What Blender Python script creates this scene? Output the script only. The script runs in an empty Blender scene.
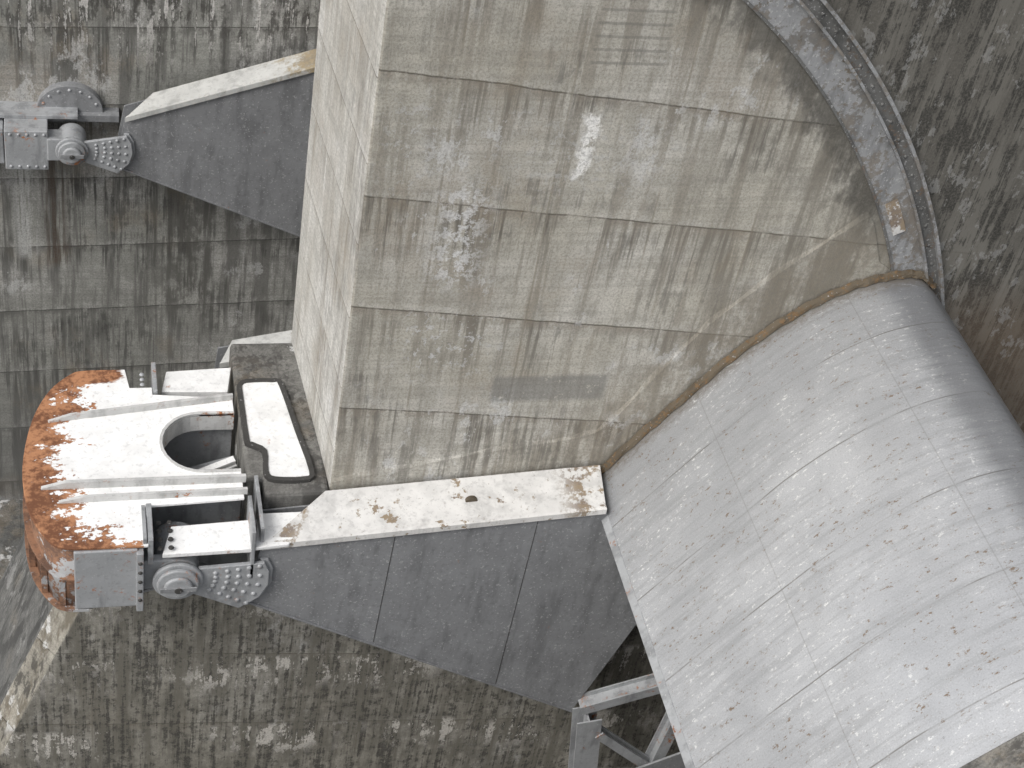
import bpy, bmesh, math, random
from mathutils import Vector, Matrix
random.seed(4)
S=bpy.context.scene
# ------------------------------------------------------------ node helper
class NT:
    def __init__(s,name):
        s.m=bpy.data.materials.new(name); s.m.use_nodes=True
        s.t=s.m.node_tree; s.n=s.t.nodes; s.l=s.t.links
        s.b=s.n['Principled BSDF']
        s.tc=s.n.new('ShaderNodeTexCoord'); s.P=s.tc.outputs['Object']
        x=s.n.new('ShaderNodeSeparateXYZ'); s.l.new(s.P,x.inputs[0])
        s.x,s.y,s.z=x.outputs
    def put(s,sock,v):
        if hasattr(v,'is_linked'): s.l.new(v,sock)
        elif isinstance(v,(tuple,list)) and len(v)==3 and sock.type=='RGBA': sock.default_value=(*v,1)
        else: sock.default_value=v
    def math(s,op,a,b=0.0,c=0.0,clamp=False):
        n=s.n.new('ShaderNodeMath'); n.operation=op; n.use_clamp=clamp
        for i,v in enumerate((a,b,c)): s.put(n.inputs[i],v)
        return n.outputs[0]
    def add(s,a,b): return s.math('ADD',a,b)
    def mul(s,a,b): return s.math('MULTIPLY',a,b)
    def sub(s,a,b): return s.math('SUBTRACT',a,b)
    def noise(s,scale,detail=3,rough=.55,vec=None,sc=(1,1,1),off=(0,0,0),rgb=False):
        m=s.n.new('ShaderNodeMapping'); s.l.new(vec or s.P,m.inputs[0])
        m.inputs['Scale'].default_value=sc; m.inputs['Location'].default_value=off
        n=s.n.new('ShaderNodeTexNoise'); s.l.new(m.outputs[0],n.inputs['Vector'])
        n.inputs['Scale'].default_value=scale; n.inputs['Detail'].default_value=detail
        n.inputs['Roughness'].default_value=rough
        if rgb:
            q=s.n.new('ShaderNodeSeparateColor'); s.l.new(n.outputs['Color'],q.inputs[0]); return q.outputs[0],q.outputs[1],q.outputs[2]
        return n.outputs['Fac']
    def rng(s,v,a,b,lo=0.0,hi=1.0):
        n=s.n.new('ShaderNodeMapRange'); n.clamp=True; n.interpolation_type='SMOOTHSTEP'
        for i,q in enumerate((v,a,b,lo,hi)): s.put(n.inputs[i],q)
        return n.outputs[0]
    def mix(s,f,a,b,mode='MIX'):
        n=s.n.new('ShaderNodeMix'); n.data_type='RGBA'; n.blend_type=mode
        s.put(n.inputs[0],f); s.put(n.inputs[6],a); s.put(n.inputs[7],b)
        return n.outputs[2]
    def line(s,v,period,w):
        f=s.math('PINGPONG',v,period/2)
        return s.rng(f,w*.4,w,1.0,0.0)
    def box(s,u,v,u0,u1,v0,v1,e=.1):
        a=s.mul(s.rng(u,u0-e,u0+e),s.rng(u,u1-e,u1+e,1.0,0.0))
        b=s.mul(s.rng(v,v0-e,v0+e),s.rng(v,v1-e,v1+e,1.0,0.0))
        return s.mul(a,b)
    def out(s,col,rough=.85,metal=0.0,h=None,bs=.5,bd=.02):
        s.put(s.b.inputs['Base Color'],col); s.put(s.b.inputs['Roughness'],rough)
        s.put(s.b.inputs['Metallic'],metal)
        if h is not None:
            b=s.n.new('ShaderNodeBump'); b.inputs['Strength'].default_value=bs; b.inputs['Distance'].default_value=bd
            s.l.new(h,b.inputs['Height']); s.l.new(b.outputs[0],s.b.inputs['Normal'])
        return s.m

def concrete(name,base,light,dark,tilt=0.0,lift=1.9,off=0.0,streak=.5,efflo=.60,dirt=.5,axis='x',extra=None,vj=1.55,mould=.5,efk=.8):
    t=NT(name)
    U=t.x if axis=='x' else t.y
    b1,b2,b3=t.noise(.5,2,.6,rgb=True)
    m1,m2,m3=t.noise(2.6,6,.74,sc=(1,1,.6),off=(5,2,1),rgb=True)
    fine=t.noise(26,3,.78)
    board=t.noise(1.0,2,.6,sc=(.35,.35,9))
    vst=t.noise(1.0,5,.65,sc=(3.2,3.2,.22),off=(3,1,0))
    vst2=t.noise(1.0,4,.7,sc=(11,11,.4),off=(9,4,2))
    wob=t.add(t.mul(t.sub(b3,.5),.08),t.mul(t.sub(m1,.5),.05))
    zz=t.add(t.add(t.z,t.mul(U,tilt)),wob)
    c=t.mix(t.rng(b1,.35,.65),base,light)
    c=t.mix(t.rng(m1,.42,.62,0.0,.6),c,tuple(v*.66 for v in base))
    c=t.mix(t.mul(t.rng(vst,.49,.60),streak),c,dark)
    c=t.mix(t.mul(t.rng(vst2,.52,.66),streak*.45),c,dark)
    c=t.mix(t.rng(board,.45,.60,0.0,.28),c,tuple(v*.55 for v in base))
    fr=t.math('FRACT',t.math('DIVIDE',t.add(zz,off+190*lift),lift))
    ln=t.math('MAXIMUM',t.rng(fr,.0,.012,1.0,0.0),t.rng(fr,.988,.998))
    leak=t.mul(t.mul(t.rng(fr,.10,.99),t.rng(t.add(t.mul(vst2,.5),t.mul(vst,.5)),.47,.56)),t.rng(b2,.38,.54))
    c=t.mix(t.mul(leak,dirt),c,tuple(v*.55 for v in dark))
    top=t.mul(t.rng(fr,.0,.12,1.0,0.0),t.rng(m2,.45,.58))
    c=t.mix(t.mul(top,.5*dirt+.25),c,light)
    band=t.mul(t.rng(fr,.88,.99),t.rng(m3,.42,.55)); c=t.mix(t.mul(band,dirt),c,dark)
    c=t.mix(t.mul(ln,t.rng(m3,.36,.50,.35,.95)),c,tuple(v*.42 for v in dark))
    vl=t.mul(t.line(t.add(U,t.mul(wob,.3)),vj,.022),t.rng(b2,.40,.55))
    c=t.mix(t.mul(vl,.6),c,dark)
    c=t.mix(t.mul(t.mul(t.rng(b2,.52,.64),t.rng(m1,.60,.42)),.35),c,(.22,.17,.11))
    bl=t.mul(t.rng(b3,.48,.62),t.rng(t.add(t.mul(m2,.5),t.mul(vst2,.5)),.50,.57))
    c=t.mix(t.mul(bl,mould),c,(.045,.043,.04))
    ef=t.mul(t.rng(b1,.52,.6),t.rng(m3,efflo-.05,efflo))
    c=t.mix(t.mul(ef,efk),c,(.64,.64,.63))
    if extra: c=extra(t,c,(b1,b2,b3),(m1,m2,m3),vst,vst2,fine)
    c=t.mix(t.rng(fine,.42,.66,0.0,.5),c,tuple(v*.36 for v in base))
    return t.out(c,.9,0.0,fine,.5,.015)

def near_extra(t,c,B,Mm,vst,vst2,fine):
    x,z=t.x,t.z
    m1,m2,m3=Mm
    n=t.noise(6,5,.78,off=(4,4,4))
    def sp(u0,u1,v0,v1,e,col,th,k):
        nonlocal c
        m=t.mul(t.box(x,z,u0,u1,v0,v1,e),t.rng(n,th,th+.04))
        c=t.mix(t.mul(m,k),c,col)
    xx=t.sub(x,t.mul(t.sub(6.8,z),.28))
    mid=t.mul(t.rng(x,1.2,4.6),t.rng(t.add(t.mul(m2,.4),t.mul(vst,.6)),.43,.55)); c=t.mix(t.mul(mid,.65),c,(.18,.165,.135))
    # wall darkens in ragged patches towards the side guide
    rr=t.math('SQRT',t.add(t.math('POWER',t.add(x,4.92),2.0),t.math('POWER',t.add(z,2.81),2.0)))
    hug=t.mul(t.rng(t.add(rr,t.mul(t.sub(m2,.5),1.8)),11.0,11.55),t.rng(z,1.8,3.4)); c=t.mix(t.mul(hug,.75),c,(.06,.057,.05))
    outr=t.rng(t.add(rr,t.mul(t.sub(m3,.5),.8)),12.2,12.5)
    c=t.mix(t.mul(outr,.80),c,(.115,.108,.095))
    c=t.mix(t.mul(outr,t.rng(vst,.53,.45,0.0,.40)),c,(.22,.21,.185))
    c=t.mix(t.mul(outr,t.rng(t.add(t.mul(vst2,.5),t.mul(m1,.5)),.48,.54,0.0,.85)),c,(.030,.029,.026))
    c=t.mix(t.mul(t.mul(outr,t.rng(z,2.2,.6)),.5),c,(.20,.14,.09))
    c=t.mix(t.mul(t.mul(outr,t.rng(m3,.57,.60)),.4),c,(.42,.42,.41))
    sp(-1.5,-.9,1.9,3.6,.3,(.72,.72,.72),.49,.8)
    sp(-1.9,-.3,.2,1.4,.4,(.64,.64,.64),.55,.7)
    sp(-2.4,-1.4,3.5,5.0,.5,(.6,.6,.59),.54,.6)
    xs=t.add(x,t.mul(t.sub(m1,.5),.7))
    st=t.box(xs,t.add(z,t.mul(t.sub(m2,.5),.8)),.22,.44,3.75,4.75,.05); c=t.mix(t.mul(st,t.rng(n,.40,.44)),c,(.88,.87,.84))
    sp(-.6,1.6,3.5,4.6,.5,(.56,.56,.55),.53,.5)
    sp(-.3,1.5,-.35,.15,.06,(.17,.17,.165),.38,.6)
    g=t.mul(t.box(x,z,.15,1.15,5.35,6.3,.03),t.line(z,.19,.03)); c=t.mix(t.mul(g,.45),c,(.15,.15,.135))
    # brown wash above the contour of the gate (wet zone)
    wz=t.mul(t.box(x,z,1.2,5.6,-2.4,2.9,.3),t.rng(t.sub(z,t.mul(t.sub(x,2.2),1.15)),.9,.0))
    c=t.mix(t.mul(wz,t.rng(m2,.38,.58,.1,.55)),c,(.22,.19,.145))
    low=t.rng(z,-3.0,-5.0)
    c=t.mix(t.mul(low,t.rng(t.add(t.mul(m2,.5),t.mul(vst,.5)),.40,.56,.40,.90)),c,(.14,.132,.108))
    c=t.mix(t.mul(low,t.rng(t.add(t.mul(n,.5),t.mul(vst2,.5)),.49,.56,.0,.85)),c,(.040,.038,.034))
    zb=t.math('FRACT',t.math('DIVIDE',t.add(t.add(z,t.mul(x,.06)),200.0),1.9))
    e2=t.rng(t.add(t.mul(m3,.5),t.add(t.mul(vst2,.3),t.mul(n,.2))),.515,.54)
    zone=t.mul(t.rng(B[0],.40,.54),t.mul(t.rng(zb,.35,.70),t.rng(zb,1.0,.92)))
    c=t.mix(t.mul(t.mul(low,t.mul(e2,zone)),.9),c,(.66,.63,.58))
    return c
def far_extra(t,c,B,Mm,vst,vst2,fine):
    m1,m2,m3=Mm
    tp=t.rng(t.z,-2.2,.0)
    m=t.mul(t.mul(tp,t.rng(t.add(t.mul(m2,.6),t.mul(vst2,.4)),.48,.55)),.85); c=t.mix(m,c,(.06,.056,.05))
    m=t.mul(tp,t.rng(t.add(t.mul(m3,.5),t.mul(vst2,.5)),.545,.57)); c=t.mix(t.mul(m,.85),c,(.70,.68,.65))
    rb=t.mul(t.box(t.x,t.z,-6.9,-6.5,-6.4,-3.2,.15),t.rng(vst2,.42,.54)); c=t.mix(t.mul(rb,.8),c,(.08,.055,.04))
    wh=t.mul(t.box(t.x,t.z,-7.5,-7.1,-6.2,-3.4,.15),t.rng(vst2,.42,.55)); c=t.mix(t.mul(wh,.8),c,(.55,.55,.53))
    dk=t.mul(t.box(t.x,t.z,-4.6,-3.2,-7.8,-4.5,.5),t.rng(t.add(t.mul(m1,.5),t.mul(vst,.5)),.46,.54)); c=t.mix(t.mul(dk,.65),c,(.09,.085,.075))
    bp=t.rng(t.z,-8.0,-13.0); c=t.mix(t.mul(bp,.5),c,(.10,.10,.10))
    return c
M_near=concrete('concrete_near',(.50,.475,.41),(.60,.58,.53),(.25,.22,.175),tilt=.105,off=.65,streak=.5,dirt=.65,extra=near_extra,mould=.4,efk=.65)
M_end=concrete('concrete_end',(.60,.585,.54),(.70,.69,.66),(.38,.35,.30),streak=.45,dirt=.35,axis='y',efflo=.66,lift=1.3,mould=.3)  # pier concrete made paler: stronger light on the end face put into colour
M_strip=concrete('concrete_arris',(.30,.28,.235),(.40,.38,.33),(.12,.10,.07),streak=.8,dirt=.6,axis='y',lift=1.9,mould=.8)
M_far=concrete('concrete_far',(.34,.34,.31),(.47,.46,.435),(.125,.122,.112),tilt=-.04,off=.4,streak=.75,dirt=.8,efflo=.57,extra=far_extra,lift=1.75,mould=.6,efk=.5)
M_floor=concrete('concrete_floor',(.14,.14,.135),(.2,.2,.19),(.06,.06,.055),streak=.4,dirt=.4,lift=50)
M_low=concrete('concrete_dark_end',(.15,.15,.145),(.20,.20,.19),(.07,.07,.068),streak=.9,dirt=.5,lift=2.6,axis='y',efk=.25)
M_block=concrete('concrete_block',(.22,.215,.20),(.32,.315,.29),(.08,.075,.07),streak=.3,dirt=.8,efflo=.60,mould=.8)

def steel(name,base,rust=.7,rough=.5,metal=.15,rustcol=(.22,.08,.03),spots=.66,dirt=.35,mask=None,streakdir=(1,1,.25),rc2=(.42,.17,.07)):
    t=NT(name)
    a,a2,a3=t.noise(2.2,4,.65,rgb=True); b=t.noise(11,4,.72,off=(3,3,3)); v=t.noise(3,4,.65,sc=streakdir,off=(1,5,2))
    c=t.mix(t.rng(a2,.3,.7),base,tuple(min(1,x*1.18) for x in base))
    c=t.mix(t.mul(t.rng(v,.48,.66),dirt),c,tuple(x*.5 for x in base))
    sp=t.rng(t.noise(24,2,.6),spots,spots+.05)
    c=t.mix(t.mul(sp,.5),c,(.6,.6,.6) if base[0]<.4 else (.2,.16,.12))
    c=t.mix(t.rng(b,.52,.66,0.0,.35),c,tuple(x*.55 for x in base))
    r=t.mul(t.rng(a,rust-.12,rust),t.rng(b,.5,.58))
    if mask: r=t.math('MAXIMUM',r,mask(t,a,a2,a3,b))
    rc=t.mix(t.rng(t.add(t.mul(a3,.5),t.mul(b,.5)),.42,.58),rustcol,rc2)
    c=t.mix(r,c,rc)
    return t.out(c,t.rng(r,0,1,rough,.9),t.mul(t.sub(1.0,r),metal),b,.25,.01)
M_web=steel('grey_paint',(.25,.255,.262),rust=.78,rough=.6,metal=.15,spots=.63,dirt=.45)
M_grey=steel('grey_paint_light',(.36,.37,.38),rust=.68,rough=.55,metal=.15,dirt=.6)
def gd(t,a,a2,a3,b): return t.mul(t.rng(t.add(t.mul(a2,.6),t.mul(b,.4)),.49,.55),.7)
M_grid=steel('guide_steel',(.31,.315,.32),rust=.60,rough=.7,metal=.1,dirt=.8,mask=gd,rustcol=(.11,.10,.085),rc2=(.20,.17,.135),spots=.6)
M_grid2=steel('guide_dark',(.15,.15,.145),rust=.60,rough=.8,metal=.1,dirt=.7,rustcol=(.09,.07,.05),rc2=(.17,.13,.10),spots=.6)
def fl_mask(t,a,a2,a3,b):
    n=t.add(t.mul(a,.6),t.mul(b,.4))
    e=t.rng(t.x,.8,1.3)
    s=t.mul(t.rng(n,.575,.61),.85)
    k=t.mul(t.rng(t.x,-2.6,-3.3),t.mul(t.rng(n,.50,.56),.8))
    return t.math('MAXIMUM',t.math('MAXIMUM',t.mul(t.mul(e,t.rng(n,.47,.53)),.85),s),k)
M_flange=steel('white_paint_flange',(.62,.61,.59),rust=.80,rough=.6,metal=0,rustcol=(.12,.075,.045),mask=fl_mask,dirt=.35,spots=.68,rc2=(.24,.17,.09))
def farfl_mask(t,a,a2,a3,b):
    return t.mul(t.rng(t.add(t.mul(t.add(t.x,2.6),.22),t.add(t.mul(a,.6),t.mul(b,.4))),.52,.72),.8)
M_farfl=steel('white_paint_far',(.52,.52,.50),rust=.80,rough=.6,metal=0,rustcol=(.17,.12,.05),mask=farfl_mask,dirt=.45,spots=.66,rc2=(.3,.22,.1))
def nose_mask(t,a,a2,a3,b):
    n=t.noise(1.1,5,.74,off=(5,1,7),sc=(.7,1.3,1))
    d=t.add(t.add(t.x,7.05),t.mul(t.math('POWER',t.math('ABSOLUTE',t.sub(t.y,.85)),2.0),-.13))
    q=t.add(t.sub(t.mul(t.sub(n,.5),4.6),t.sub(d,.58)),t.mul(t.sub(b,.5),1.6))
    q=t.math('MAXIMUM',q,t.add(t.mul(t.rng(t.y,2.0,2.7),t.rng(t.x,-5.3,-5.8,0,1.0)),t.sub(t.mul(n,2.0),1.7)))
    return t.rng(q,-.04,.14)
M_top=steel('white_rusting_top',(.84,.84,.83),rust=.85,rough=.6,metal=0,mask=nose_mask,rustcol=(.17,.07,.035),dirt=.05,spots=.8,rc2=(.46,.22,.11))
def side_mask(t,a,a2,a3,b):
    return t.mul(t.rng(t.add(t.mul(t.add(t.x,6.45),-1.0),t.add(t.mul(t.sub(a,.5),4.0),t.mul(t.sub(b,.5),1.8))),-.1,.2),.95)
M_side=steel('rusting_side',(.36,.365,.37),rust=.8,rough=.7,metal=0,mask=side_mask,rustcol=(.12,.06,.035),rc2=(.28,.14,.075))
M_white=steel('white_plate',(.80,.80,.79),rust=.72,rough=.6,metal=0,dirt=.12,spots=.74)
M_rib=steel('rib_paint',(.52,.52,.51),rust=.64,rough=.6,metal=0,dirt=.5,spots=.7,rustcol=(.17,.08,.04))
M_seal=steel('rusty_seal',(.10,.08,.055),rust=.5,rough=.85,metal=0,rustcol=(.07,.05,.028),rc2=(.16,.10,.05),dirt=.5)
M_dark=steel('dark_rubber',(.05,.048,.045),rust=.8,rough=.8,metal=0)

t=NT('gate_skin_paint')
uvn=t.tc.outputs['UV']; sx=t.n.new('ShaderNodeSeparateXYZ'); t.l.new(uvn,sx.inputs[0]); u,v=sx.outputs[0],sx.outputs[1]
n1=t.noise(.6,4,.65,vec=uvn); n2=t.noise(1,5,.7,vec=uvn,sc=(.4,5,1)); n3,n5,n6=t.noise(8,5,.80,vec=uvn,sc=(1,1.8,1),rgb=True); n4=t.noise(45,2,.6,vec=uvn)
c=t.mix(t.rng(n1,.3,.7),(.47,.48,.495),(.60,.61,.625))
c=t.mix(t.mul(t.rng(v,3.6,.2),.45),c,(.30,.31,.325))  # darker towards the pier: fall-off of the sun sheen painted into the colour
c=t.mix(t.rng(n2,.45,.64,0,.40),c,(.28,.285,.29))
c=t.mix(t.rng(n4,.52,.66,0,.25),c,(.24,.24,.24))
c=t.mix(t.rng(n4,.42,.30,0,.30),c,(.8,.8,.8))
big=t.rng(n1,.45,.56)
c=t.mix(t.mul(t.mul(big,t.rng(n3,.575,.61)),.85),c,(.86,.86,.85))
c=t.mix(t.mul(t.rng(n1,.58,.46),t.mul(t.rng(n5,.60,.63),.85)),c,(.22,.15,.09))
c=t.mix(t.mul(t.rng(n6,.64,.67),.6),c,(.14,.13,.12))
vw=t.add(v,t.mul(n1,.05))
l1=t.mul(t.line(t.add(vw,.35),1.5,.014),t.rng(n1,.42,.56,.2,1.0))
ln=t.math('MAXIMUM',l1,t.mul(t.line(t.add(u,.45),2.75,.012),.35))
c=t.mix(t.mul(ln,.8),c,(.19,.18,.165))
crest_shade=t.rng(t.add(u,t.mul(n2,.25)),5.50,5.95); c=t.mix(t.mul(crest_shade,.62),c,(.16,.165,.175))  # shading of the curve at the crest, painted as a darker colour
wl=t.rng(t.add(v,t.mul(t.sub(n3,.5),.7)),.36,.05); c=t.mix(t.mul(wl,.65),c,(.17,.14,.10))
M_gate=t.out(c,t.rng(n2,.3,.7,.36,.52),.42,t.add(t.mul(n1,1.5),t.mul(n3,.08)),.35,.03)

# ------------------------------------------------------------ mesh helpers
def emp(name):
    e=bpy.data.objects.new(name,None); S.collection.objects.link(e); return e
def mk(name,verts,faces,mat,par=None,bev=0.0,smooth=False,seg=2):
    me=bpy.data.meshes.new(name); me.from_pydata([tuple(p) for p in verts],[],faces)
    bm=bmesh.new(); bm.from_mesh(me); bmesh.ops.recalc_face_normals(bm,faces=bm.faces); bm.to_mesh(me); bm.free()
    o=bpy.data.objects.new(name,me); S.collection.objects.link(o); me.materials.append(mat)
    if par: o.parent=par
    if smooth:
        for p in me.polygons: p.use_smooth=True
    if bev:
        b=o.modifiers.new('b','BEVEL'); b.width=bev; b.segments=seg; b.limit_method='ANGLE'; b.angle_limit=math.radians(35)
    return o
def ext(name,pts,axis,a,b,mat,par=None,bev=0.0):
    def P(p,k):
        return (p[0],k,p[1]) if axis=='y' else ((p[0],p[1],k) if axis=='z' else (k,p[0],p[1]))
    n=len(pts); V=[P(p,a) for p in pts]+[P(p,b) for p in pts]
    F=[list(range(n)),list(range(2*n-1,n-1,-1))]+[[i,(i+1)%n,n+(i+1)%n,n+i] for i in range(n)]
    return mk(name,V,F,mat,par,bev)
def box(name,x,y,z,mat,par=None,bev=.01):
    return ext(name,[(x[0],z[0]),(x[1],z[0]),(x[1],z[1]),(x[0],z[1])],'y',y[0],y[1],mat,par,bev)
def cyl(name,c,axis,r,a,b,mat,par=None,seg=40,bev=.012):
    pts=[(c[0]+r*math.cos(2*math.pi*i/seg),c[1]+r*math.sin(2*math.pi*i/seg)) for i in range(seg)]
    return ext(name,pts,axis,a,b,mat,par,bev)
def slab(name,P4,th,mat,par,bev=.01):
    V=list(P4)+[(a,b,c-th) for a,b,c in P4]
    return mk(name,V,[[0,1,2,3],[7,6,5,4],[0,4,5,1],[1,5,6,2],[2,6,7,3],[3,7,4,0]],mat,par,bev)
def beam(name,p,q,w,h,mat,par=None,up=Vector((0,1,0)),flange=True):
    p=Vector(p);q=Vector(q);d=(q-p).normalized(); s=d.cross(up).normalized(); u=s.cross(d).normalized()
    V=[];F=[]
    def bar(w0,w1,h0,h1):
        k=len(V)
        for e in (p,q):
            for (a,b) in ((w0,h0),(w1,h0),(w1,h1),(w0,h1)): V.append(e+s*a+u*b)
        F.extend([[k,k+1,k+2,k+3],[k+7,k+6,k+5,k+4]]+[[k+i,k+(i+1)%4,k+4+(i+1)%4,k+4+i] for i in range(4)])
    if flange:
        tk=.03
        bar(-w/2,w/2,h/2-tk,h/2); bar(-w/2,w/2,-h/2,-h/2+tk); bar(-tk/2,tk/2,-h/2+tk,h/2-tk)
    else: bar(-w/2,w/2,-h/2,h/2)
    return mk(name,V,F,mat,par)
def rivets(name,pts,axis,r,mat,par):
    V=[];F=[]
    ax={'x':(-1,0,0),'y':(0,-1,0),'z':(0,0,1)}[axis]; A=Vector(ax); u=A.orthogonal().normalized(); w=A.cross(u)
    for p in pts:
        p=Vector(p);k=len(V)
        for (rr,hh) in ((1,0),(.85,.4),(.45,.65)):
            for i in range(8):
                an=i*math.pi/4; V.append(p+(u*math.cos(an)+w*math.sin(an))*r*rr+A*hh*r)
        V.append(p+A*r*.75)
        for j in range(2):
            for i in range(8): F.append([k+j*8+i,k+j*8+(i+1)%8,k+(j+1)*8+(i+1)%8,k+(j+1)*8+i])
        for i in range(8): F.append([k+16+i,k+16+(i+1)%8,k+24])
    return mk(name,V,F,mat,par,smooth=True)
def smooth_poly(pts,n=8):
    out=[]
    P=[Vector(p) for p in pts]; P=[2*P[0]-P[1]]+P+[2*P[-1]-P[-2]]
    for i in range(1,len(P)-2):
        for k in range(n):
            s=k/n; a,b,c_,d=P[i-1:i+3]
            out.append(.5*((2*b)+(c_-a)*s+(2*a-5*b+4*c_-d)*s*s+(3*b-a-3*c_+d)*s**3))
    out.append(P[-2]); return out

# ------------------------------------------------------------ setting
mk('spillway_floor',[(-400,-400,-13.6),(400,-400,-13.6),(400,400,-13.6),(-400,400,-13.6)],[[0,1,2,3]],M_floor)
pier=emp('concrete_pier')
T=3.52
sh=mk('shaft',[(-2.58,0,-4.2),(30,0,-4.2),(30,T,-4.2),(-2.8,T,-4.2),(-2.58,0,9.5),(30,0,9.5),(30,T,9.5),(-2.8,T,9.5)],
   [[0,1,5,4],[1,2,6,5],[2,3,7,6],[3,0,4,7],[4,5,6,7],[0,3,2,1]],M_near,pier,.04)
sh.data.materials.append(M_end)
for p in sh.data.polygons:
    if p.normal.x<-.8: p.material_index=1
cz=[(-6.20,-4.2),(-9.75,-13.7)]
V=[(cz[0][0],0,-4.2),(30,0,-4.2),(30,T,-4.2),(cz[0][0]-.25,T,-4.2),(cz[0][0]-.28,.42,-4.2)]
V+=[(cz[1][0],0,-13.7),(30,0,-13.7),(30,T,-13.7),(cz[1][0]-.25,T,-13.7),(cz[1][0]-.28,.42,-13.7)]
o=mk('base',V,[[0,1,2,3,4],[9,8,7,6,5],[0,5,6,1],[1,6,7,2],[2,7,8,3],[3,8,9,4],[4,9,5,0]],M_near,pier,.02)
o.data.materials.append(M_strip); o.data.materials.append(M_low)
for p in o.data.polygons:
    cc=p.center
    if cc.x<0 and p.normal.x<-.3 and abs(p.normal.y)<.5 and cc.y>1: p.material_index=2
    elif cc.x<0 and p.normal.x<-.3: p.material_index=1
cont=[tuple(v) for v in smooth_poly([(-2.56,-1.93),(-.5,-1.46),(.9,-1.22),(1.45,-1.08),(1.75,-.80),(2.2,0.0),(2.77,.95),(3.2,1.5),(4.0,2.35),(4.88,3.14)],3)]
inner=[(4.98,3.0),(5.3,2.3),(6.2,1.7),(6.2,-2.9),(-2.56,-2.9)]
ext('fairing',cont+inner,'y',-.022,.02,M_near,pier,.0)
V=[];F=[]
for i,p in enumerate(cont):
    a=Vector(cont[max(0,i-1)]);b=Vector(cont[min(len(cont)-1,i+1)]); d=(b-a).normalized(); nrm=Vector((-d.y,d.x))
    P_=Vector(p); q=P_+nrm*(.07+.035*math.sin(i*1.7))
    V+= [(P_.x,-.023,P_.y),(q.x,-.002,q.y)]
for i in range(len(cont)-1):
    k=2*i; F+=[[k,k+1,k+3,k+2]]
mk('fairing_edge',V,F,M_near,pier)
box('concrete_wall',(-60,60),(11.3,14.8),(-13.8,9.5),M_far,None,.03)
arc=[(1.66,-2.05),(1.79,-1.88),(2.27,-1.12),(2.89,-.23),(3.51,.62),(4.27,1.40),(4.95,1.87),(5.55,2.05),(5.97,2.07)]
low=[(p[0]-.06,p[1]+.10) for p in arc]
ext('concrete_pier.001',[(-6,-13.7),(-6,-4.5),(1.5,-3)]+low+[(6.6,2.1),(30,2.1),(30,-13.7)],'y',-7.84,-11.4,M_block,None,.03)

# ------------------------------------------------------------ gates
def gate(y0,y1,par,TR):
    R=12.2
    top=smooth_poly([(1.66,-2.05),(2.27,-1.12),(2.89,-.23),(3.51,.62),(4.27,1.38),(4.95,1.83),(5.55,2.03),(6.0,2.05),(6.32,1.82)],6)
    a0=math.atan2(1.82+2.81,6.32+4.92)
    skin=[Vector((-4.92+R*math.cos(a0-k*.035),-2.81+R*math.sin(a0-k*.035))) for k in range(1,24)]
    path=top+skin
    L=[0]
    for i in range(1,len(path)): L.append(L[-1]+(path[i]-path[i-1]).length)
    ny=16; V=[];F=[];n=len(path)
    for j in range(ny+1):
        y=y0+(y1-y0)*j/ny
        for p in path: V.append((p.x,y,p.y))
    for j in range(ny):
        for i in range(n-1): F.append([j*n+i,j*n+i+1,(j+1)*n+i+1,(j+1)*n+i])
    o=mk('skin_plate',V,F,M_gate,par,smooth=True)
    uv=o.data.uv_layers.new(name='UVMap')
    for lp in o.data.loops:
        vi=lp.vertex_index; uv.data[lp.index].uv=(L[vi%n],abs(V[vi][1]-(y0 if abs(y0)<abs(y1) else y1)))
    ext('edge_lip',[(1.60,-2.12),(1.68,-2.0),(1.74,-2.06),(1.95,-2.55),(1.88,-2.58)],'y',y0,y1,M_grey,par,.008)
    for k,(x,z) in enumerate([(2.6,-1.6),(3.6,-.3),(6.6,-1),(6.7,-3.4),(6.3,-6)]):
        beam('cross_girder_%d'%k,(x,y0,z),(x,y1,z),.35,.45,M_grey,par,up=Vector((0,0,1)))
    for k in range(6):
        y=y0+(y1-y0)*(k+.5)/6
        beam('rib_%d'%k,(1.9,y,-2.4),(6.4,y,-3.2),.2,.25,M_grey,par)
        beam('rib_b_%d'%k,(2.2,y,-2.4),(6.2,y,1.2),.2,.25,M_grey,par)
    return path
g1=emp('radial_gate')
path=gate(-.04,-7.83,g1,None)
V=[];F=[]
tp=[p for p in path if p.x<6.35 and p.y>-2.1][:50]
for i,p in enumerate(tp):
    d=(tp[min(i+1,len(tp)-1)]-tp[max(i-1,0)]).normalized(); nn=Vector((-d.y,d.x))
    w_=.015*math.sin(i*2.1)
    a=p+nn*.015; b=p+nn*(.10+w_); c_=p+nn*.06
    V+=[(a.x,-.14+w_,a.y),(c_.x,-.12,c_.y),(b.x,-.05,b.y),(a.x,-.02,a.y)]
for i in range(len(tp)-1):
    for k in range(3): F.append([4*i+k,4*i+k+1,4*i+5+k,4*i+4+k])
mk('side_seal',V,F,M_seal,g1)

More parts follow.
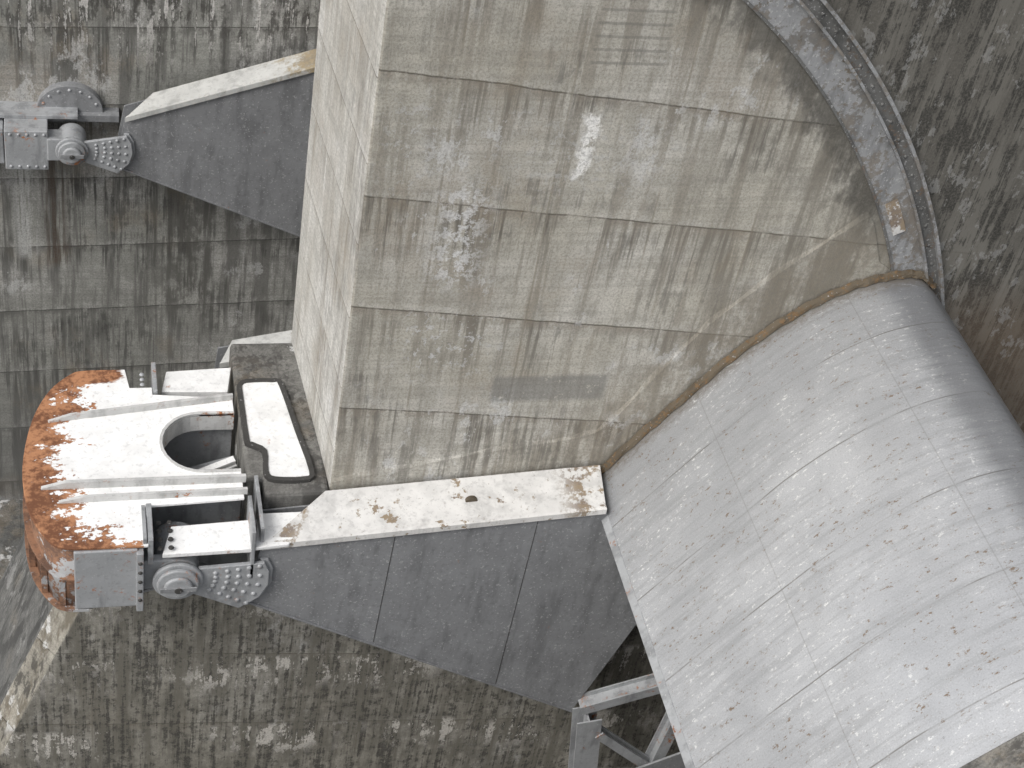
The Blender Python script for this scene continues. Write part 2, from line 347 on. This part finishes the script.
def make_arm(name,yf,top,bot,right,flback,mats,fw=.8,seams=True):
    e=emp(name)
    web=[top[0],top[1]]+right+[bot[1],bot[0]]
    ext('web_plate',web,'y',yf,yf+.03,mats[0],e,.004)
    ext('back_web_plate',web,'y',yf+fw-.1,yf+fw-.07,mats[0],e,.004)
    (x0,z0),(x1,z1)=top; (bx0,bz0),(bx1,bz1)=flback
    y2=yf+fw; yf2=yf-.04
    slab('top_flange',[(x0,yf2,z0+.03),(x1,yf2,z1+.03),(bx1,y2,bz1+.03),(bx0,y2,bz0+.03)],.05,mats[1],e)
    V=[(x0,yf2-.012,z0+.045),(x1,yf2-.012,z1+.045),(x1,yf2+.05,z1+.06),(x0+.05,yf2+.05,z0+.06),(x0,yf2-.012,z0-.06),(x1,yf2-.012,z1-.06)]
    mk('flange_lip',V,[[0,1,2,3],[0,4,5,1]],mats[1],e)
    (a0,c0),(a1,c1)=bot
    slab('bottom_flange',[(a0,yf-.03,c0),(a1,yf-.03,c1),(a1,y2,c1),(a0,y2,c0)],.04,mats[0],e,.004)
    def top_at(s): return Vector((x0+(x1-x0)*s,z0+(z1-z0)*s))
    def bot_at(s): return Vector((a0+(a1-a0)*s,c0+(c1-c0)*s))
    if seams:
        for k,(s1,s2) in enumerate(((.38,.36),(.80,.74))):
            p=top_at(s1);q=bot_at(s2)
            beam('seam_%d'%k,(p.x,yf-.001,p.y-.05),(q.x,yf-.001,q.y+.02),.010,.008,M_dark,e,flange=False)
    return e
a1=make_arm('gate_arm',-.9,[(-3.69,-2.31),(1.62,-1.86)],[(-3.9,-3.52),(2.04,-7.02)],[(2.1,-2.9),(2.79,-4.63)],[(-2.66,-2.05),(1.70,-1.71)],(M_web,M_flange))
def hub(par,tx,tz,yf,rot=0.0,S_=1.0,mat=M_grey,back=True):
    def R(a,r): return (tx+r*math.cos(a+rot),tz+r*math.sin(a+rot))
    fan=[R(.55,.36*S_),R(.19,1.30*S_),R(.03,1.36*S_),R(-.18,1.38*S_),R(-.40,1.34*S_),R(-.68,1.2*S_),R(-1.1,.36*S_)]
    ext('fan_plate',fan,'y',yf-.12,yf-.05,mat,par,.012)
    if back: ext('fan_plate_back',fan,'y',yf+.60,yf+.66,mat,par,.008)
    rim=[R(.22,1.24*S_),R(.19,1.36*S_),R(.03,1.42*S_),R(-.18,1.44*S_),R(-.40,1.40*S_),R(-.70,1.25*S_),R(-.70,1.19*S_),R(-.40,1.32*S_),R(-.18,1.36*S_),R(.03,1.34*S_)]
    ext('fan_rim',rim,'y',yf-.05,yf-.005,mat,par,.008)
    pts=[]
    for a in (.15,-.02,-.19,-.36,-.55):
        for r in (.56,.74,.90,1.06,1.22):
            q=R(a,r*S_); pts.append((q[0],yf-.12,q[1]))
    rivets('rivets',pts,'y',.042*S_,M_grey,par)
    cyl('hub_sleeve',(tx,tz),'y',.33*S_,yf-.05,yf+(.75 if back else .45),mat,par,bev=.02)
    cyl('hub_ring',(tx,tz),'y',.37*S_,yf-.19,yf-.12,mat,par,bev=.02)
    cyl('hub_collar',(tx,tz),'y',.31*S_,yf-.26,yf-.19,mat,par,bev=.02)
    cyl('pin',(tx,tz),'y',.21*S_,yf-.33,yf-.26,mat,par,bev=.03)
    box('pin_keeper',(tx-.27*S_,tx+.27*S_),(yf-.355,yf-.33),(tz-.045,tz+.045),M_web,par,.008)
    cyl('pin_centre',(tx,tz),'y',.06*S_,yf-.375,yf-.355,M_dark,par,seg=16)
hub(a1,-4.92,-2.83,-.9)
cyl('lifting_lug',(-.45,-1.96),'y',.10,-.55,-.48,M_seal,a1,seg=18)
box('lug_base',(-.60,-.30),(-.64,-.40),(-2.02,-1.985),M_seal,a1,.01)

# trunnion girder -----------------------------------------------------------
tg=emp('trunnion_girder')
zt=-2.01
def nose(i=0.0,near=True):
    P=[(-5.56,2.80-i),(-6.2,2.79-i),(-6.42,2.70-i),(-6.72,2.35-i*.5),(-6.95,1.8),(-7.07+i,1.2),(-7.12+i,.55),(-7.07+i,-.05),(-6.95+i,-.5),(-6.72,-.92+i),(-6.5,-1.05+i),(-6.2,-1.07+i)]
    return [tuple(v) for v in smooth_poly(P,4)]
near_cut=[(-5.35,-1.07),(-5.35,-.28),(-3.9,-.20)]
U=[(-3.9,.42)]+[(-4.45+.60*math.cos(a),1.05+.63*math.sin(a)) for a in [math.radians(270-180*k/14) for k in range(15)]]+[(-3.9,1.68)]
far_side=[(-3.9,2.05),(-5.15,2.18),(-5.15,2.35),(-5.5,2.35)]
ext('top_plate',nose()+near_cut+U+far_side,'z',zt-.05,zt,M_top,tg,.01)
ext('bottom_plate',nose(.12)+[(-3.9,-.3),(-3.9,2.7)],'z',-3.45,-3.40,M_side,tg,.01)
ns=nose(.05); V=[];F=[]
for p in ns: V+=[(p[0],p[1],zt-.051),(p[0]+.05,p[1],-3.40)]
for i in range(len(ns)-1): F.append([2*i,2*i+2,2*i+3,2*i+1])
sd=mk('nose_wall',V,F,M_side,tg,smooth=True); m=sd.modifiers.new('s','SOLIDIFY'); m.thickness=.04
for z0,z1 in ((-2.70,-2.66),(-3.38,-3.33)):
    ext('nose_band_%d'%int(-z0*10),nose(-.02)+[(-6.2,-.9),(-6.2,2.6)],'z',z0,z1,M_side,tg,.005)
for k in range(4,len(ns)-3,5):
    p=ns[k]
    box('nose_stiffener_%d'%k,(p[0]-.06,p[0]+.03),(p[1]-.02,p[1]+.02),(-3.32,-2.72),M_side,tg,.004)
def ribx(nm,p,q,h=.10,w=.05,mat=M_rib):
    p=Vector((*p,zt+.002)); q=Vector((*q,zt+.002)); d=(q-p).normalized(); s=Vector((-d.y,d.x,0))*w/2
    V=[p-s,p+s,q-s,q+s, p-s+Vector((0,0,.02)),p+s+Vector((0,0,.02)),q-s+Vector((0,0,h)),q+s+Vector((0,0,h)), p+d*.35-s+Vector((0,0,h)),p+d*.35+s+Vector((0,0,h))]
    return mk(nm,V,[[0,2,6,8,4],[1,5,9,7,3],[4,8,9,5],[8,6,7,9],[2,3,7,6],[0,4,5,1],[0,1,3,2]],mat,tg)
ribx('rib_1',(-6.75,1.60),(-3.9,2.02),.11,.05); ribx('rib_2',(-6.85,.16),(-3.85,.16),.13,.06); ribx('rib_3',(-6.6,-.14),(-3.85,-.10),.11,.05)
ribx('rib_4',(-5.40,-.28),(-5.40,-1.05),.10,.05,M_grey)
ext('opening_rim',[(-3.9,.42)]+U[1:-1]+[(-3.9,1.68),(-3.9,1.72)]+[(-4.45+.65*math.cos(a),1.05+.68*math.sin(a)) for a in [math.radians(90+180*k/14) for k in range(15)]]+[(-3.9,.37)],'z',zt-.35,zt+.02,M_rib,tg,.004)
box('inner_web_1',(-6.2,-3.9),(.20,.26),(-3.4,zt-.055),M_grey,tg)
box('inner_web_2',(-6.2,-3.9),(1.85,1.91),(-3.4,zt-.055),M_grey,tg)
beam('inner_brace_1',(-5.1,.9,-2.9),(-3.9,1.2,-2.6),.12,.14,M_white,tg,up=Vector((0,0,1)))
beam('inner_brace_2',(-5.1,1.3,-3.1),(-3.9,1.5,-2.9),.12,.14,M_grey,tg,up=Vector((0,0,1)))
box('near_bearing_block',(-6.4,-5.50),(-1.10,-.35),(-3.30,zt-.06),M_grey,tg,.02)
box('bearing_cap_plate',(-5.52,-5.42),(-1.16,-.30),(-3.36,-2.1),M_grey,tg,.01)
box('bearing_lug',(-5.42,-4.92),(-.94,-.80),(-3.12,-2.50),M_grey,tg,.02)
rivets('cap_bolts',[(-5.47-.0,-1.16,-2.3-.2*i) for i in range(5)],'y',.035,M_dark,tg)
slab('clevis_top',[(-5.15,-1.02,-2.28),(-3.85,-1.02,-2.25),(-3.72,-.45,-2.22),(-5.0,-.52,-2.22)],.08,M_white,tg)
box('clevis_end_plate',(-5.36,-5.28),(-1.05,-.30),(-2.45,-1.93),M_grey,tg,.01)
rivets('bolts',[(-5.18,-.95+.17*i,-2.22) for i in range(4)]+[(-5.02,-.95+.17*i,-2.22) for i in range(4)],'z',.045,M_dark,tg)
box('side_gusset',(-3.86,-3.80),(-1.02,-.25),(-2.9,-1.9),M_grey,tg,.01)
box('side_gusset_2',(-3.72,-3.66),(-.9,.22),(-2.4,-1.95),M_grey,tg,.01)
slab('clevis_link',[(-3.80,-1.0,-2.26),(-3.3,-.98,-2.23),(-2.9,-.35,-2.20),(-3.70,-.35,-2.20)],.06,M_white,tg)
slab('far_clevis_top',[(-5.0,2.36,-2.12),(-3.95,2.30,-2.10),(-3.85,2.9,-2.10),(-4.9,2.85,-2.12)],.15,M_white,tg)
box('far_end_plate',(-5.14,-5.07),(2.2,2.9),(-2.7,-1.95),M_grey,tg,.01)
rivets('bolts_far',[(-5.3,2.42+.12*i,zt+.0) for i in range(3)],'z',.04,M_grey,tg)

ab=emp('anchor_block')
ext('body',[(-3.83,.25),(-3.60,.25),(-3.60,-.12),(-2.60,-.12),(-2.60,-.02),(-2.50,3.45),(-3.83,3.45)],'z',-4.21,zt-.02,M_block,ab,.06)
slot=[(-3.74,2.30),(-3.64,2.38),(-3.22,2.38),(-3.12,2.28),(-2.98,1.2),(-2.86,.30),(-2.96,.16),(-3.40,.18),(-3.50,.32),(-3.48,.78),(-3.68,.96),(-3.73,1.08)]
sm=[tuple(v) for v in smooth_poly(slot+[slot[0]],3)][:-1]
ext('recess_plate',sm,'z',zt-.015,zt+.03,M_white,ab)
V=[];F=[];n=len(sm)
area=sum(sm[i][0]*sm[(i+1)%n][1]-sm[(i+1)%n][0]*sm[i][1] for i in range(n))
for i,p in enumerate(sm):
    a=Vector(sm[i-1]);b=Vector(sm[(i+1)%n]); d=(b-a).normalized(); nn=Vector((d.y,-d.x))
    if area<0: nn=-nn
    q=Vector(p)+nn*.07; r=Vector(p)-nn*.01
    V+=[(r.x,r.y,zt+.03),(r.x,r.y,zt+.05),(q.x,q.y,zt+.05),(q.x,q.y,zt-.03)]
for i in range(n):
    j=(i+1)%n
    for k in range(3): F.append([4*i+k,4*i+k+1,4*j+k+1,4*j+k])
mk('recess_rim',V,F,M_dark,ab,.01)

a2=make_arm('gate_arm.001',3.75,[(-3.95,-2.75),(1.0,-1.75)],[(-4.0,-3.4),(.4,-5.6)],[(1.6,-3.0)],[(-3.7,-2.68),(1.05,-1.7)],(M_web,M_farfl),fw=.5)
a3=make_arm('gate_arm.002',10.4,[(-5.31,-2.11),(1.2,.12)],[(-5.50,-3.21),(1.2,-6.25)],[(1.9,-2.6)],[(-4.75,-1.88),(1.2,.20)],(M_web,M_farfl),fw=.55,seams=False)
hub(a3,-6.33,-2.80,10.4,rot=.12,S_=.85,mat=M_grey,back=False)
tb=emp('trunnion_bracket')
box('bearing_block',(-7.6,-6.78),(10.35,11.32),(-3.32,-2.42),M_grey,tb,.02)
box('bearing_lug',(-6.80,-6.33),(10.32,10.7),(-3.08,-2.58),M_grey,tb,.02)
box('bearing_block_2',(-9.6,-7.62),(10.45,11.32),(-3.25,-2.5),M_grey,tb,.02)
ext('half_round_plate',[(-6.35+.64*math.cos(math.pi*k/20),-2.45+.60*math.sin(math.pi*k/20)) for k in range(21)],'y',11.12,11.31,M_web,tb,.01)
box('bracket_top',(-9.6,-6.2),(10.8,11.31),(-2.42,-2.34),M_grey,tb,.01)
box('bracket_base',(-7.9,-5.4),(11.0,11.31),(-2.60,-2.44),M_web,tb,.01)
rivets('bolts',[(-6.85-.16*i,10.35,-2.5) for i in range(5)]+[(-6.85-.16*i,10.35,-3.24) for i in range(5)]+[(-6.35+.55*math.cos(math.pi*k/8),11.12,-2.45+.5*math.sin(math.pi*k/8)) for k in range(1,8)],'y',.035,M_grey,tb)

g2=emp('radial_gate.001')
gate(3.58,11.25,g2,None)
ang=math.radians(14)
g2.matrix_world=Matrix.Translation((-5.6,0,-2.81))@Matrix.Rotation(-ang,4,'Y')@Matrix.Translation((4.92,0,2.81))

sg=emp('side_seal_guide')
def band(nm,r0,r1,a0,a1,y0,y1,mat,n=60):
    V=[];F=[]
    for i in range(n+1):
        a=math.radians(a0+(a1-a0)*i/n); c_,s_=math.cos(a),math.sin(a)
        for r,y in ((r0,y1),(r0,y0),(r1,y0),(r1,y1)): V.append((-4.92+r*c_,y,-2.81+r*s_))
    for i in range(n):
        for k in range(3): F.append([4*i+k,4*i+k+1,4*i+5+k,4*i+4+k])
    return mk(nm,V,F,mat,sg)
band('base_plate',11.62,12.10,-20,62,-.02,.01,M_grid)
band('inner_edge',11.58,11.62,-20,62,-.035,.01,M_grid2)
band('inner_bar',12.06,12.10,-20,62,-.12,-.021,M_grid)
band('channel_floor',12.10,12.28,-20,62,-.04,.01,M_grid2)
band('outer_bar',12.28,12.33,-20,62,-.13,.0,M_grid)
pts=[]
for i in range(26):
    a=math.radians(18+i*1.7+random.uniform(-.15,.15)); pts.append((-4.92+12.19*math.cos(a),-.041,-2.81+12.19*math.sin(a)))
rivets('bolts',pts,'y',.028,M_grid2,sg)
band('bare_plate',11.70,11.90,28.6,31.8,-.035,-.021,M_flange,8)

lb=emp('arm_bracing')
beam('strut_1',(2.25,-1.1,-6.9),(2.75,-1.1,-10.5),.45,.35,M_grey,lb)
beam('strut_2',(2.1,-1.0,-6.75),(4.6,-1.0,-5.9),.22,.3,M_grey,lb)
beam('strut_3',(4.0,-1.2,-6.0),(3.55,-1.2,-10.5),.22,.3,M_grey,lb)
beam('strut_4',(2.5,-1.2,-7.3),(5.2,-1.2,-9.9),.18,.2,M_grey,lb)
beam('strut_5',(4.9,-1.1,-6.4),(4.2,-1.1,-10.3),.18,.2,M_white,lb)
beam('strut_6',(2.3,-1.1,-7.1),(2.3,-7.0,-7.1),.4,.4,M_grey,lb)
ext('lower_arm_plate',[(2.9,-8.0),(6.5,-6.2),(6.4,-8.4),(3.3,-11)],'y',-1.7,-1.66,M_web,lb)

# ------------------------------------------------------------ camera, light
f=1600.
Yc=Vector((-462,1484,-f)).normalized(); D=Vector((-384,-1844,-f)); D-=Yc*D.dot(Yc); D.normalize(); Zc=-D; Xc=Yc.cross(Zc)
M=Matrix((Xc,Yc,Zc)).to_4x4(); M.translation=Vector((-6.1898,-17.2149,15.5349))
cam=bpy.data.cameras.new('camera'); co=bpy.data.objects.new('camera',cam); S.collection.objects.link(co)
cam.sensor_width=36; cam.lens=36*f/1024; cam.clip_end=2000; co.matrix_world=M; S.camera=co
to=Vector((-.62,-.34,.72)).normalized()
el=math.asin(to.z); az=math.atan2(to.x,to.y)
W=bpy.data.worlds.new('World'); S.world=W; W.use_nodes=True
nt=W.node_tree; sk=nt.nodes.new('ShaderNodeTexSky'); sk.sky_type='NISHITA'; sk.sun_disc=False
sk.sun_elevation=el; sk.sun_rotation=az; sk.dust_density=4; sk.air_density=1
hs=nt.nodes.new('ShaderNodeHueSaturation'); hs.inputs['Saturation'].default_value=.3
nt.links.new(sk.outputs[0],hs.inputs['Color']); nt.links.new(hs.outputs[0],nt.nodes['Background'].inputs[0])
nt.nodes['Background'].inputs[1].default_value=.15
sl=bpy.data.lights.new('sun','SUN'); sl.energy=1.5; sl.angle=math.radians(24); sl.color=(1,.985,.955)
so=bpy.data.objects.new('sun',sl); S.collection.objects.link(so); so.rotation_euler=to.to_track_quat('Z','Y').to_euler()
S.view_settings.view_transform='Standard'; S.view_settings.look='None'; S.view_settings.exposure=0
